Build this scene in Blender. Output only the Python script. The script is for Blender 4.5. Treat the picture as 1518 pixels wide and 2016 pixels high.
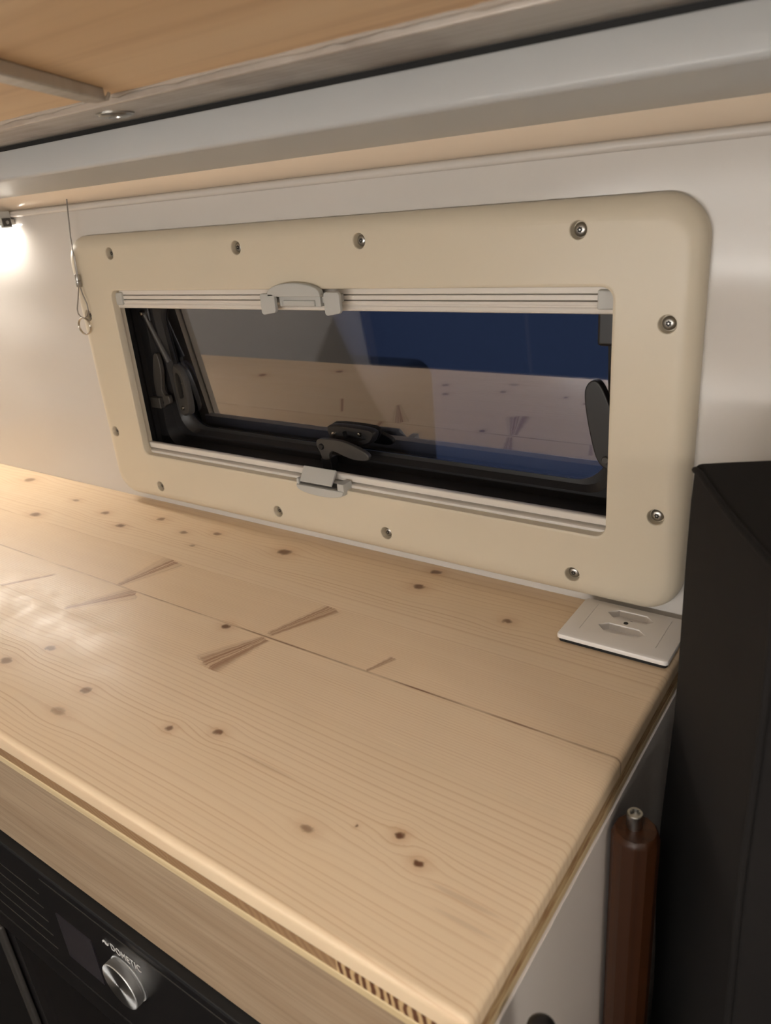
import bpy, bmesh, math, random
from mathutils import Vector, Matrix
random.seed(7)
for o in list(bpy.data.objects): bpy.data.objects.remove(o)
SC = bpy.context.scene
COL = SC.collection
# ------------------------------------------------------------------ camera
# world: x along the window wall (right), y into the wall (wall face y=0), z up (worktop z=0)
RX = (0.81513, 0.15937, -0.55692)      # world x axis in camera coords (right, down, forward)
RY = (0.57344, -0.35804, 0.73686)
RZ = (-0.08197, -0.92000, -0.38324)
CAM = Vector((0.1575, -0.7448, 0.45))
FPX = 1480.0
cd = bpy.data.cameras.new('camera'); cam = bpy.data.objects.new('camera', cd); COL.objects.link(cam)
right = Vector((RX[0], RY[0], RZ[0])); down = Vector((RX[1], RY[1], RZ[1])); fwd = Vector((RX[2], RY[2], RZ[2]))
m = Matrix((right, -down, -fwd)).transposed().to_4x4(); m.translation = CAM
cam.matrix_world = m
cd.sensor_fit = 'VERTICAL'; cd.sensor_height = 36.0; cd.lens = FPX/2016*36.0
cd.clip_start = 0.01
cd.dof.use_dof = True; cd.dof.focus_distance = 0.92; cd.dof.aperture_fstop = 8.0
SC.camera = cam
def at(px, py, axis, val):
    """point where the viewing ray of a photo pixel meets a plane of the place"""
    d = right*(px-759.0) + down*(py-1008.0) + fwd*FPX
    return CAM + d*((val-CAM[axis])/d[axis])
# ------------------------------------------------------------------ world (blue dusk outside)
w = bpy.data.worlds.new('dusk'); SC.world = w; w.use_nodes = True
bg = w.node_tree.nodes['Background']; bg.inputs[0].default_value = (0.20, 0.255, 0.43, 1); bg.inputs[1].default_value = 1.15
SC.view_settings.view_transform = 'Standard'; SC.view_settings.look = 'None'
SC.view_settings.exposure = 0.68; SC.view_settings.gamma = 1.0; SC.view_settings.use_curve_mapping = False
LED_STRENGTH = 38.0; ADDED_SIDE_LAMP = 66.0; CEIL_LAMP = 17.0; ADDED_FRONT_LAMP = 42.0  # side and front strip lamps are unseen additions that supply light

# ------------------------------------------------------------------ material helpers
def srgb(r, g, b):
    f = lambda c: (c/255/12.92) if c/255 <= .04045 else ((c/255+.055)/1.055)**2.4
    return (f(r), f(g), f(b), 1)
class N:
    def __init__(s, mat): s.t = mat.node_tree; s.n = s.t.nodes; s.l = s.t.links
    def new(s, typ, **kw):
        x = s.n.new(typ)
        for k, v in kw.items(): setattr(x, k, v)
        return x
    def put(s, sock, v):
        if hasattr(v, 'is_output') or isinstance(v, bpy.types.NodeSocket): s.l.new(v, sock)
        else: sock.default_value = v
    def math(s, op, a, b=0.0, c=0.0):
        x = s.new('ShaderNodeMath', operation=op)
        for i, v in enumerate((a, b, c)): s.put(x.inputs[i], v)
        return x.outputs[0]
    def comb(s, x, y, z):
        q = s.new('ShaderNodeCombineXYZ')
        for i, v in enumerate((x, y, z)): s.put(q.inputs[i], v)
        return q.outputs[0]
    def sep(s, v):
        q = s.new('ShaderNodeSeparateXYZ'); s.put(q.inputs[0], v); return q.outputs
    def noise(s, vec, scale, detail=2, rough=.5):
        q = s.new('ShaderNodeTexNoise'); s.put(q.inputs['Vector'], vec)
        q.inputs['Scale'].default_value = scale; q.inputs['Detail'].default_value = detail; q.inputs['Roughness'].default_value = rough
        return q.outputs[0]
    def smooth(s, v, a, b, lo=0.0, hi=1.0):
        q = s.new('ShaderNodeMapRange', interpolation_type='SMOOTHSTEP'); s.put(q.inputs[0], v)
        for i, x in enumerate((a, b, lo, hi)): q.inputs[i+1].default_value = x
        return q.outputs[0]
    def mix(s, f, a, b, mode='MIX'):
        q = s.new('ShaderNodeMix', data_type='RGBA', blend_type=mode)
        s.put(q.inputs[0], f); s.put(q.inputs[6], a); s.put(q.inputs[7], b); return q.outputs[2]
    def pos(s): return s.new('ShaderNodeNewGeometry').outputs['Position']
    def objc(s): return s.new('ShaderNodeTexCoord').outputs['Object']
def mat(name, col=(.8,.8,.8,1), rough=.5, metal=0.0, coat=0.0, spec=.5, bump=None):
    m = bpy.data.materials.new(name); m.use_nodes = True
    b = m.node_tree.nodes['Principled BSDF']
    b.inputs['Base Color'].default_value = col; b.inputs['Roughness'].default_value = rough
    b.inputs['Metallic'].default_value = metal; b.inputs['Coat Weight'].default_value = coat
    b.inputs['Coat Roughness'].default_value = .08
    b.inputs['Specular IOR Level'].default_value = spec
    q = N(m)
    if bump:                               # (scale, strength, distance, mottling)
        nz = q.noise(q.objc(), bump[0], 3)
        bp = q.new('ShaderNodeBump'); bp.inputs['Strength'].default_value = bump[1]; bp.inputs['Distance'].default_value = bump[2]
        q.l.new(nz, bp.inputs['Height']); q.l.new(bp.outputs[0], b.inputs['Normal'])
        if len(bump) > 3:
            d = tuple(c*(1-bump[3]) for c in col[:3]) + (1,); e = tuple(min(1, c*(1+bump[3])) for c in col[:3]) + (1,)
            q.l.new(q.mix(nz, d, e), b.inputs['Base Color'])
    return m
def bsdf(m): return m.node_tree.nodes['Principled BSDF']

# --- pine worktop: growth rings bend round real knot positions
SEAMS = (-0.152, -0.240, -0.318)
# knots: x, y, radius, stretch along x, grain pull, darkness
KN = [(-1.243,-.036,.011,1.5,.5,.7),(-1.052,-.139,.009,1.6,.4,.8),(-1.044,-.065,.006,1.6,.4,.6),(-.937,-.080,.007,1.5,.5,.8),(-.863,-.104,.007,1.6,.5,.9),
      (-.820,-.056,.007,1.4,.5,.8),(-.741,-.0765,.006,1.5,.4,.8),(-.687,-.058,.006,1.5,.4,.8),(-.690,-.105,.004,1.6,.2,.6),(-.5453,-.0605,.010,1.35,.8,.95),
      (-.3174,-.0609,.0075,1.3,.7,.95),(-.319,-.018,.0065,1.4,.5,.9),(-.183,-.084,.0055,1.3,.6,.95),(-.470,-.2458,.006,1.2,.4,1.),
      (-.624,-.3795,.006,1.5,.5,.8),(-.648,-.421,.007,1.5,.5,.7),(-.510,-.4095,.006,1.4,.5,.7),(-.504,-.446,.0065,1.9,.6,.5),
      (-.380,-.407,.0042,1.2,.6,.95),(-.333,-.387,.0048,1.3,.6,.95),(-.115,-.4026,.0042,1.1,.8,1.1),(-.089,-.4176,.0042,1.3,.8,1.1),
      (-.182,-.434,.0045,1.7,.5,.7),(-.150,-.412,.0018,1.,.3,.9),(-1.15,-.40,.009,1.5,.6,.8),(-.95,-.45,.008,1.5,.6,.8),(-1.36,-.10,.010,1.4,.6,.9),(-1.30,-.28,.008,1.4,.6,.8),
      (-.045,-.427,.0028,12,.0,.20),(-.035,-.443,.0024,12,.0,.17),(-.26,-.398,.0034,12,.0,.13)]
# spike knots cut lengthwise: start, end, half widths at start / end
SP = [(-.672,-.1535,-.686,-.240,.030,.007),(-.645,-.2415,-.697,-.315,.024,.006),(-.380,-.1535,-.412,-.238,.018,.007),(-.408,-.243,-.432,-.317,.010,.032),
      (-.267,-.238,-.255,-.205,.003,.006),(-.845,-.320,-.80,-.26,.006,.004)]
def knot_group():
    g = bpy.data.node_groups.new('knot', 'ShaderNodeTree')
    for nm in ('X','Y','KX','KY','R','A','S'): g.interface.new_socket(nm, in_out='INPUT', socket_type='NodeSocketFloat')
    for nm in ('Warp','Core','Halo'): g.interface.new_socket(nm, in_out='OUTPUT', socket_type='NodeSocketFloat')
    class G: node_tree = g
    q = N(G); i = g.nodes.new('NodeGroupInput'); o = g.nodes.new('NodeGroupOutput')
    dx = q.math('SUBTRACT', i.outputs[0], i.outputs[2]); dy = q.math('SUBTRACT', i.outputs[1], i.outputs[3])
    ex = q.math('DIVIDE', dx, i.outputs[5]); d2 = q.math('ADD', q.math('MULTIPLY', ex, ex), q.math('MULTIPLY', dy, dy))
    r2 = q.math('MULTIPLY', i.outputs[4], i.outputs[4]); t = q.math('DIVIDE', d2, r2)
    wp = q.math('EXPONENT', q.math('MULTIPLY', t, -.085))
    q.l.new(q.math('MULTIPLY', q.math('MULTIPLY', wp, dy), i.outputs[6]), o.inputs[0])
    q.l.new(q.smooth(t, .10, 1.05, 1, 0), o.inputs[1])
    q.l.new(q.math('EXPONENT', q.math('MULTIPLY', t, -.35)), o.inputs[2])
    return g
def spike_group():
    g = bpy.data.node_groups.new('spike', 'ShaderNodeTree')
    for nm in ('X','Y','AX','AY','UX','UY','L','W0','W1'): g.interface.new_socket(nm, in_out='INPUT', socket_type='NodeSocketFloat')
    for nm in ('Mask','Across'): g.interface.new_socket(nm, in_out='OUTPUT', socket_type='NodeSocketFloat')
    class G: node_tree = g
    q = N(G); i = g.nodes.new('NodeGroupInput'); o = g.nodes.new('NodeGroupOutput'); I = i.outputs
    dx = q.math('SUBTRACT', I[0], I[2]); dy = q.math('SUBTRACT', I[1], I[3])
    u = q.math('DIVIDE', q.math('ADD', q.math('MULTIPLY', dx, I[4]), q.math('MULTIPLY', dy, I[5])), I[6])
    v = q.math('SUBTRACT', q.math('MULTIPLY', dx, I[5]), q.math('MULTIPLY', dy, I[4]))
    wd = q.math('ADD', I[7], q.math('MULTIPLY', u, q.math('SUBTRACT', I[8], I[7])))
    a = q.math('DIVIDE', v, q.math('MAXIMUM', wd, .001))
    am = q.math('ABSOLUTE', a)
    mk = q.math('MULTIPLY', q.smooth(am, .15, 1.05, 1, 0), q.math('MULTIPLY', q.smooth(u, -.01, .01), q.smooth(u, .93, 1.02, 1, 0)))
    q.l.new(mk, o.inputs[0]); q.l.new(a, o.inputs[1])
    return g
KG, SG = knot_group(), spike_group()
def pine_mat(bi):
    yt, yl = (0.0,)+SEAMS+(-.5,), 0
    lo, hi = yt[bi+1], yt[bi]
    m = mat('pine_board', rough=.36, spec=.4); q = N(m); b = bsdf(m)
    p = q.pos(); X, Y, Z = q.sep(p)
    oc = q.new('ShaderNodeObjectInfo'); sr, sg, sb = q.sep(oc.outputs['Color'])     # seed, ring density, tint
    warp = core = halo = None
    jit = q.math('MULTIPLY', q.math('SUBTRACT', q.noise(p, 120, 2), .5), .006)
    Xj = q.math('ADD', X, jit); Yj = q.math('ADD', Y, jit)
    for (kx, ky, r, a, s, dk) in [k_ for k_ in KN if lo-.012 < k_[1] < hi+.012]:
        k = q.new('ShaderNodeGroup', node_tree=KG)
        for j, v in enumerate((X if a > 5 else Xj, Y if a > 5 else Yj, kx, ky, r, a, s)): q.put(k.inputs[j], v)
        c = q.math('MULTIPLY', k.outputs[1], dk); h = q.math('MULTIPLY', k.outputs[2], dk*.5)
        warp = k.outputs[0] if warp is None else q.math('ADD', warp, k.outputs[0])
        core = c if core is None else q.math('MAXIMUM', core, c)
        halo = h if halo is None else q.math('MAXIMUM', halo, h)
    spk = None; spa = None
    for (ax, ay, bx_, by_, w0, w1) in [k_ for k_ in SP if lo < (k_[1]+k_[3])/2 < hi]:
        L = math.hypot(bx_-ax, by_-ay); k = q.new('ShaderNodeGroup', node_tree=SG)
        for j, v in enumerate((Xj, Yj, ax, ay, (bx_-ax)/L, (by_-ay)/L, L, w0, w1)): q.put(k.inputs[j], v)
        spk = k.outputs[0] if spk is None else q.math('MAXIMUM', spk, k.outputs[0])
        t = q.math('MULTIPLY', k.outputs[0], k.outputs[1])
        spa = t if spa is None else q.math('ADD', spa, t)
    # ring coordinate
    slow = q.noise(q.comb(q.math('MULTIPLY', X, 1.7), q.math('MULTIPLY', Y, 7.), sr), 1.0, 2)
    v = q.math('ADD', q.math('SUBTRACT', Y, warp), q.math('MULTIPLY', q.math('SUBTRACT', slow, .5), .020))
    v = q.math('ADD', v, q.math('MULTIPLY', X, .012))
    uneven = q.noise(q.comb(0.0, q.math('MULTIPLY', v, 34.), sr), 1.0, 2)
    ph = q.math('ADD', q.math('MULTIPLY', v, sg), q.math('MULTIPLY', uneven, 3.2))
    fr = q.math('FRACT', ph)
    late = q.math('MULTIPLY', q.smooth(fr, .60, .92), q.smooth(fr, .94, 1.0, 1, 0))
    per = q.noise(q.comb(q.math('MULTIPLY', X, .5), q.math('MULTIPLY', v, 60.), sr), 1.0, 2)
    late = q.math('MULTIPLY', late, q.smooth(per, .30, .72, .25, 1.0))
    fib = q.noise(q.comb(q.math('MULTIPLY', X, 9.), q.math('MULTIPLY', v, 900.), sr), 1.0, 3)
    blot = q.noise(q.comb(q.math('MULTIPLY', X, 3.), q.math('MULTIPLY', Y, 9.), sr), 1.0, 3)
    c0 = q.mix(blot, srgb(226,202,168), srgb(236,214,184))
    c0 = q.mix(q.math('MULTIPLY', sb, .5), c0, srgb(222,190,150))
    c0 = q.mix(q.math('MULTIPLY', late, .52), c0, srgb(194,154,114))
    c0 = q.mix(q.math('MULTIPLY', q.math('SUBTRACT', fib, .3), .22), c0, srgb(196,150,104))
    if spk is None: spk = 0.0; spa = 0.0
    streak = q.noise(q.comb(q.math('MULTIPLY', spa, 7.), q.math('MULTIPLY', X, 2.), q.math('MULTIPLY', Y, 2.)), 1.6, 3)
    c0 = q.mix(q.math('MULTIPLY', spk, q.smooth(streak, .35, .62, .30, .95)), c0, srgb(146,104,76))
    if bi in (1, 2):                                   # dark resin line along the middle glue joint
        dy = q.math('ABSOLUTE', q.math('ADD', Y, .240)); rl_ = q.noise(q.comb(q.math('MULTIPLY', X, 9.), 0.0, 3.0), 1.0, 3)
        line = q.math('MULTIPLY', q.math('MULTIPLY', q.smooth(dy, .0004, .0019, 1, 0), q.smooth(rl_, .36, .60, .2, .9)), q.smooth(X, -.8, -.15, .35, 1.0))
        c0 = q.mix(line, c0, srgb(120,74,46))
    c0 = q.mix(q.math('MULTIPLY', halo, .75), c0, srgb(176,122,76))
    c0 = q.mix(q.math('MULTIPLY', core, .85), c0, srgb(96,58,36))
    q.l.new(c0, b.inputs['Base Color'])
    # satin oil finish, slightly uneven
    q.l.new(q.smooth(q.noise(p, 30, 3), .3, .7, .30, .42), b.inputs['Roughness'])
    bp = q.new('ShaderNodeBump'); bp.inputs['Strength'].default_value = .12; bp.inputs['Distance'].default_value = .0006
    q.l.new(q.math('ADD', late, q.math('MULTIPLY', fib, .5)), bp.inputs['Height']); q.l.new(bp.outputs[0], b.inputs['Normal'])
    return m
def grain_mat(name, ca, cb, cc, fx=2.0, fy=160.0, axis='y', rough=.5, coat=0.0, rings=0.0):
    """simple streaked wood, streaks along x"""
    m = mat(name, rough=rough, coat=coat); q = N(m); b = bsdf(m)
    X, Y, Z = q.sep(q.pos()); seed = q.new('ShaderNodeObjectInfo').outputs['Random']
    A = {'y': Y, 'z': Z}[axis]
    s1 = q.noise(q.comb(q.math('MULTIPLY', X, fx), q.math('MULTIPLY', A, fy), seed), 1.0, 4, .6)
    s2 = q.noise(q.comb(q.math('MULTIPLY', X, fx*.5), q.math('MULTIPLY', A, fy*.12), seed), 1.0, 3)
    c = q.mix(q.smooth(s2, .3, .7), ca, cb); c = q.mix(q.smooth(s1, .45, .75, 0, .6), c, cc)
    q.l.new(c, b.inputs['Base Color'])
    bp = q.new('ShaderNodeBump'); bp.inputs['Strength'].default_value = .15; bp.inputs['Distance'].default_value = .0008
    q.l.new(s1, bp.inputs['Height']); q.l.new(bp.outputs[0], b.inputs['Normal'])
    return m
def core_mat():
    m = mat('end_grain_core', rough=.6); q = N(m); b = bsdf(m)
    X, Y, Z = q.sep(q.pos()); oi = q.new('ShaderNodeObjectInfo'); seed = oi.outputs['Random']; ca, cf, cz = q.sep(oi.outputs['Color'])
    rad = q.math('ADD', q.math('MULTIPLY', X, q.math('MULTIPLY', cf, 150.)), q.math('ADD', q.math('MULTIPLY', Z, q.math('MULTIPLY', cz, 220.)), q.math('MULTIPLY', Y, 150.)))
    rad = q.math('ADD', rad, q.math('MULTIPLY', q.noise(q.pos(), 60, 2), 1.2))
    fr = q.math('FRACT', q.math('ADD', rad, q.math('MULTIPLY', seed, 5.)))
    tri = q.smooth(q.math('ABSOLUTE', q.math('SUBTRACT', fr, .5)), .12, .34)
    c = q.mix(q.math('MULTIPLY', tri, ca), srgb(150,116,82), srgb(96,58,34))
    c = q.mix(q.math('MULTIPLY', q.math('SUBTRACT', 1.0, tri), ca), c, srgb(196,164,120))
    nx = q.math('ABSOLUTE', q.sep(q.new('ShaderNodeNewGeometry').outputs['True Normal'])[0])
    lg = q.noise(q.comb(X, q.math('MULTIPLY', Y, 40.), q.math('MULTIPLY', Z, 500.)), 1.0, 3)
    c = q.mix(q.smooth(nx, .6, .8), c, q.mix(q.smooth(lg, .4, .65), srgb(196,166,122), srgb(150,108,70)))
    q.l.new(c, b.inputs['Base Color']); return m
def fabric_mat():
    m = mat('black_canvas', srgb(46,43,42), rough=.85, spec=.25); q = N(m); b = bsdf(m)
    tc = q.objc(); wv = q.new('ShaderNodeTexWave', wave_type='BANDS', bands_direction='DIAGONAL'); q.l.new(tc, wv.inputs[0]); wv.inputs['Scale'].default_value = 420
    fold = q.noise(tc, 9, 3)
    q.l.new(q.mix(fold, srgb(19,17,17), srgb(28,25,24)), b.inputs['Base Color'])
    bp = q.new('ShaderNodeBump'); bp.inputs['Strength'].default_value = .25; bp.inputs['Distance'].default_value = .0006
    q.l.new(q.math('ADD', wv.outputs[1], q.math('MULTIPLY', fold, 6.)), bp.inputs['Height']); q.l.new(bp.outputs[0], b.inputs['Normal'])
    return m
def gloss_wall():
    m = mat('white_gelcoat', srgb(212,207,201), rough=.2, spec=.35); q = N(m); b = bsdf(m)
    X, Y, Z = q.sep(q.pos())
    nz = q.noise(q.comb(q.math('MULTIPLY', X, 2.2), Y, q.math('MULTIPLY', Z, 5.)), 1.0, 1)
    bp = q.new('ShaderNodeBump'); bp.inputs['Strength'].default_value = 1.0; bp.inputs['Distance'].default_value = .02
    q.l.new(nz, bp.inputs['Height']); q.l.new(bp.outputs[0], b.inputs['Normal']); return m
def pane_mat(name='tinted_acrylic', tint=(.55,.58,.62,1), base=.23):
    m = bpy.data.materials.new(name); m.use_nodes = True; q = N(m)
    for x in list(q.n):
        if x.type != 'OUTPUT_MATERIAL': q.n.remove(x)
    out = [x for x in q.n if x.type == 'OUTPUT_MATERIAL'][0]
    gl = q.new('ShaderNodeBsdfGlossy'); gl.inputs[0].default_value = (.92,.93,1,1); gl.inputs[1].default_value = .012
    tr = q.new('ShaderNodeBsdfTransparent'); tr.inputs[0].default_value = tint
    fz = q.new('ShaderNodeFresnel'); fz.inputs[0].default_value = 1.5
    mx = q.new('ShaderNodeMixShader'); q.l.new(q.math('ADD', q.math('MULTIPLY', fz.outputs[0], 1.2), base), mx.inputs[0])
    q.l.new(tr.outputs[0], mx.inputs[1]); q.l.new(gl.outputs[0], mx.inputs[2]); q.l.new(mx.outputs[0], out.inputs[0])
    return m
def emit(name, col, s):
    m = bpy.data.materials.new(name); m.use_nodes = True; q = N(m)
    b = bsdf(m); b.inputs['Emission Color'].default_value = col; b.inputs['Emission Strength'].default_value = s
    b.inputs['Base Color'].default_value = (.8,.8,.8,1); return m
def knob_mat():
    m = mat('spun_aluminium', srgb(225,225,225), rough=.42, metal=1.0); q = N(m); b = bsdf(m)
    b.inputs['Anisotropic'].default_value = .92
    tg = q.new('ShaderNodeTangent', direction_type='RADIAL', axis='Y'); q.l.new(tg.outputs[0], b.inputs['Tangent']); return m
def alu_mat():
    m = mat('raw_aluminium', srgb(190,184,176), rough=.38, metal=.45); q = N(m); b = bsdf(m)
    X, Y, Z = q.sep(q.pos()); s = q.noise(q.comb(q.math('MULTIPLY', X, 3.), q.math('MULTIPLY', Y, 250.), Z), 1.0, 3)
    st = q.noise(q.pos(), 14, 4)
    q.l.new(q.mix(q.smooth(st, .4, .7), srgb(196,190,182), srgb(168,158,148)), b.inputs['Base Color'])
    q.l.new(q.smooth(s, .3, .7, .28, .5), b.inputs['Roughness']); return m
MT = dict(
    core=core_mat(),
    pine_edge=grain_mat('pine_edge', srgb(214,192,152), srgb(204,180,138), srgb(186,156,114), 3, 400, 'z', .45),
    ply=grain_mat('bed_plywood', srgb(244,212,170), srgb(232,194,148), srgb(204,160,114), 1.6, 60, 'y', .55),
    fascia=grain_mat('oak_ply_fascia', srgb(172,150,124), srgb(156,132,106), srgb(122,100,80), 6, 420, 'z', .55),
    wall=gloss_wall(), beam=mat('satin_white_coating', srgb(188,190,190), .34, spec=.5, bump=(60,.05,.001)),
    cove=mat('white_gelcoat_cove', srgb(230,213,192), .2, bump=(4,.15,.004)),
    cream=mat('cream_abs', srgb(214,203,182), .34, spec=.45, bump=(900,.03,.0003)),
    rail=mat('light_grey_pvc', srgb(222,216,208), .38, bump=(300,.02,.0003)), grip=mat('pale_grey_nylon', srgb(186,186,182), .45, bump=(500,.05,.0003)),
    black=mat('black_plastic', srgb(26,24,25), .42, bump=(200,.05,.0004)), rubber=mat('black_rubber', srgb(14,13,13), .7, bump=(150,.1,.0005)),
    latch=mat('charcoal_nylon', srgb(66,62,58), .45, bump=(400,.06,.0003)), pane=pane_mat(),
    alu=alu_mat(), zinc=mat('zinc_steel', srgb(176,174,170), .3, 1.0, bump=(90,.1,.0004)), steel=mat('bright_steel', srgb(205,198,188), .2, 1.0, bump=(200,.02,.0002)),
    wire=mat('steel_cable', srgb(150,145,140), .4, .9, bump=(1500,.4,.0004)), dark=mat('dark_recess', srgb(20,18,17), .6, bump=(100,.05,.0003)),
    canvas=fabric_mat(), post=grain_mat('oiled_hardwood', srgb(74,40,16), srgb(58,30,12), srgb(38,19,8), 60, 160, 'y', .4),
    oven=mat('black_enamel', srgb(22,20,21), .35, bump=(120,.03,.0003)), ovenglass=pane_mat('smoked_oven_glass', (.62,.58,.55,1), .02),
    display=mat('display_glass', srgb(52,48,52), .12, spec=.6, bump=(20,.01,.0005)), knob=knob_mat(), print=mat('pale_print', srgb(215,212,208), .5, bump=(100,.01,.0002)),
    socket=mat('white_thermoplastic', srgb(232,226,220), .3, bump=(200,.02,.0002)), glue=mat('grey_sealant', srgb(176,166,154), .5, bump=(120,.3,.002)),
    panel=mat('white_laminate', srgb(222,214,208), .3, bump=(80,.03,.0004)), carcass=mat('dark_brown_carcass', srgb(84,60,44), .6, bump=(40,.1,.001,.2)),
    floor=mat('dark_vinyl_floor', srgb(52,50,50), .5, bump=(30,.1,.001,.2)), roomwall=mat('white_room_panel', srgb(214,208,198), .5, bump=(3,.05,.002)),
    led=emit('led_diffuser', (1.0,.94,.86,1), LED_STRENGTH), sidefill=emit('added_side_glow', (1.0,.94,.87,1), ADDED_SIDE_LAMP), ceilglow=emit('ceiling_glow', (1.0,.98,.96,1), CEIL_LAMP), frontfill=emit('added_front_glow', (1.0,.98,.95,1), ADDED_FRONT_LAMP),
    cloth=mat('white_cotton', srgb(205,200,198), .8, bump=(14,.8,.02)), ground=mat('pale_ground_dusk', srgb(120,124,132), .9, bump=(20,.4,.01,.3)),
    crate=mat('dark_crate', srgb(8,8,10), .5, bump=(30,.1,.001)),
)
# ------------------------------------------------------------------ mesh helpers
def finish(name, bm, material, parent=None, smooth=35, bevel=0.0, seg=2):
    me = bpy.data.meshes.new(name)
    bmesh.ops.recalc_face_normals(bm, faces=bm.faces[:])
    bm.to_mesh(me); bm.free()
    mats = material if isinstance(material, (list, tuple)) else [material]
    for x in mats: me.materials.append(MT[x] if isinstance(x, str) else x)
    o = bpy.data.objects.new(name, me); COL.objects.link(o)
    if smooth:
        me.shade_smooth()
        me.set_sharp_from_angle(angle=math.radians(smooth))
    if bevel:
        b = o.modifiers.new('bevel', 'BEVEL'); b.width = bevel; b.segments = seg; b.limit_method = 'ANGLE'; b.angle_limit = math.radians(40); b.harden_normals = True
    if parent: o.parent = parent
    return o
def box(bm, x0, x1, y0, y1, z0, z1):
    vs = [bm.verts.new((x, y, z)) for x in (x0, x1) for y in (y0, y1) for z in (z0, z1)]
    for f in ((0,1,3,2),(4,6,7,5),(0,4,5,1),(2,3,7,6),(0,2,6,4),(1,5,7,3)): bm.faces.new([vs[i] for i in f])
    return vs
def B(name, x0, x1, y0, y1, z0, z1, material, parent=None, bevel=0.0, seg=2):
    bm = bmesh.new(); box(bm, min(x0,x1), max(x0,x1), min(y0,y1), max(y0,y1), min(z0,z1), max(z0,z1))
    return finish(name, bm, material, parent, 35, bevel, seg)
def prism(bm, pts, axis, a, b):
    """extrude a 2D outline along an axis. x: pts=(y,z); y: pts=(x,z); z: pts=(x,y)"""
    def P(p, t): return {'x': (t, p[0], p[1]), 'y': (p[0], t, p[1]), 'z': (p[0], p[1], t)}[axis]
    va = [bm.verts.new(P(p, a)) for p in pts]; vb = [bm.verts.new(P(p, b)) for p in pts]
    n = len(pts); bm.faces.new(va); bm.faces.new(list(reversed(vb)))
    for i in range(n): bm.faces.new((va[i], vb[i], vb[(i+1) % n], va[(i+1) % n]))
def lathe(bm, prof, centre, axis, seg=24, mi=None):
    """prof: (radius, height along axis)"""
    ax = Vector(axis).normalized(); u = ax.orthogonal().normalized(); v = ax.cross(u); c = Vector(centre); rings = []
    for (r, h) in prof:
        if r < 1e-6: rings.append([bm.verts.new(c+ax*h)])
        else: rings.append([bm.verts.new(c+ax*h+(u*math.cos(2*math.pi*i/seg)+v*math.sin(2*math.pi*i/seg))*r) for i in range(seg)])
    for a, b in zip(rings, rings[1:]):
        for i in range(seg):
            j = (i+1) % seg
            if len(a) == 1 and len(b) == 1: continue
            if len(a) == 1: f = bm.faces.new((a[0], b[i], b[j]))
            elif len(b) == 1: f = bm.faces.new((a[i], a[j], b[0]))
            else: f = bm.faces.new((a[i], a[j], b[j], b[i]))
            if mi is not None: f.material_index = mi
    if len(rings[0]) > 1: bm.faces.new(rings[0])
    if len(rings[-1]) > 1: bm.faces.new(rings[-1])
def tube(bm, path, r, seg=8, closed=False):
    path = [Vector(p) for p in path]; n = len(path); rings = []; up = None
    for i, p in enumerate(path):
        a = path[(i-1) % n] if (closed or i > 0) else p; b = path[(i+1) % n] if (closed or i < n-1) else p
        t = (b-a).normalized()
        if up is None: up = t.orthogonal().normalized()
        up = (up - t*up.dot(t)).normalized(); s = t.cross(up)
        rr = r[i] if isinstance(r, (list, tuple)) else r
        rings.append([bm.verts.new(p+(up*math.cos(2*math.pi*k/seg)+s*math.sin(2*math.pi*k/seg))*rr) for k in range(seg)])
    pr = list(zip(rings, rings[1:])) + ([(rings[-1], rings[0])] if closed else [])
    for a, b in pr:
        for k in range(seg): bm.faces.new((a[k], a[(k+1) % seg], b[(k+1) % seg], b[k]))
    if not closed: bm.faces.new(rings[0]); bm.faces.new(list(reversed(rings[-1])))
def rrect(x0, x1, z0, z1, r, seg=10):
    pts = []
    for (cx, cz, a0) in ((x1-r, z1-r, 0), (x0+r, z1-r, 90), (x0+r, z0+r, 180), (x1-r, z0+r, 270)):
        for i in range(seg+1):
            a = math.radians(a0+90*i/seg); pts.append((cx+r*math.cos(a), cz+r*math.sin(a)))
    return pts
def loops(bm, ls, close=True):
    """skin between loops of equal count; ls = list of lists of (x,y,z)"""
    rs = [[bm.verts.new(p) for p in l] for l in ls]; n = len(rs[0])
    pairs = list(zip(rs, rs[1:])) + ([(rs[-1], rs[0])] if close else [])
    for a, b in pairs:
        for i in range(n): bm.faces.new((a[i], a[(i+1) % n], b[(i+1) % n], b[i]))
    return rs
def blob(pts, n=6):
    """smooth closed outline through control points (Catmull-Rom)"""
    out = []; k = len(pts)
    for i in range(k):
        p0, p1, p2, p3 = (Vector(pts[(i+j-1) % k]).to_2d() for j in range(4))
        for s in range(n):
            t = s/n; out.append(tuple(.5*((2*p1)+(p2-p0)*t+(2*p0-5*p1+4*p2-p3)*t*t+(3*p1-p0-3*p2+p3)*t**3)))
    return out
def tag(o, label, cat, group=None):
    o['label'] = label; o['category'] = cat
    if group: o['group'] = group
    return o
def thing(name, label, cat, loc, group=None):
    e = bpy.data.objects.new(name, None); e.empty_display_size = .02; COL.objects.link(e); e.location = loc; return tag(e, label, cat, group)
def adopt(parent):
    """children were modelled in world coordinates: keep them there under a moved Empty"""
    for c in parent.children: c.matrix_parent_inverse = Matrix.Translation(-Vector(parent.location))
def struct(o): o['kind'] = 'structure'; return o

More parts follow.
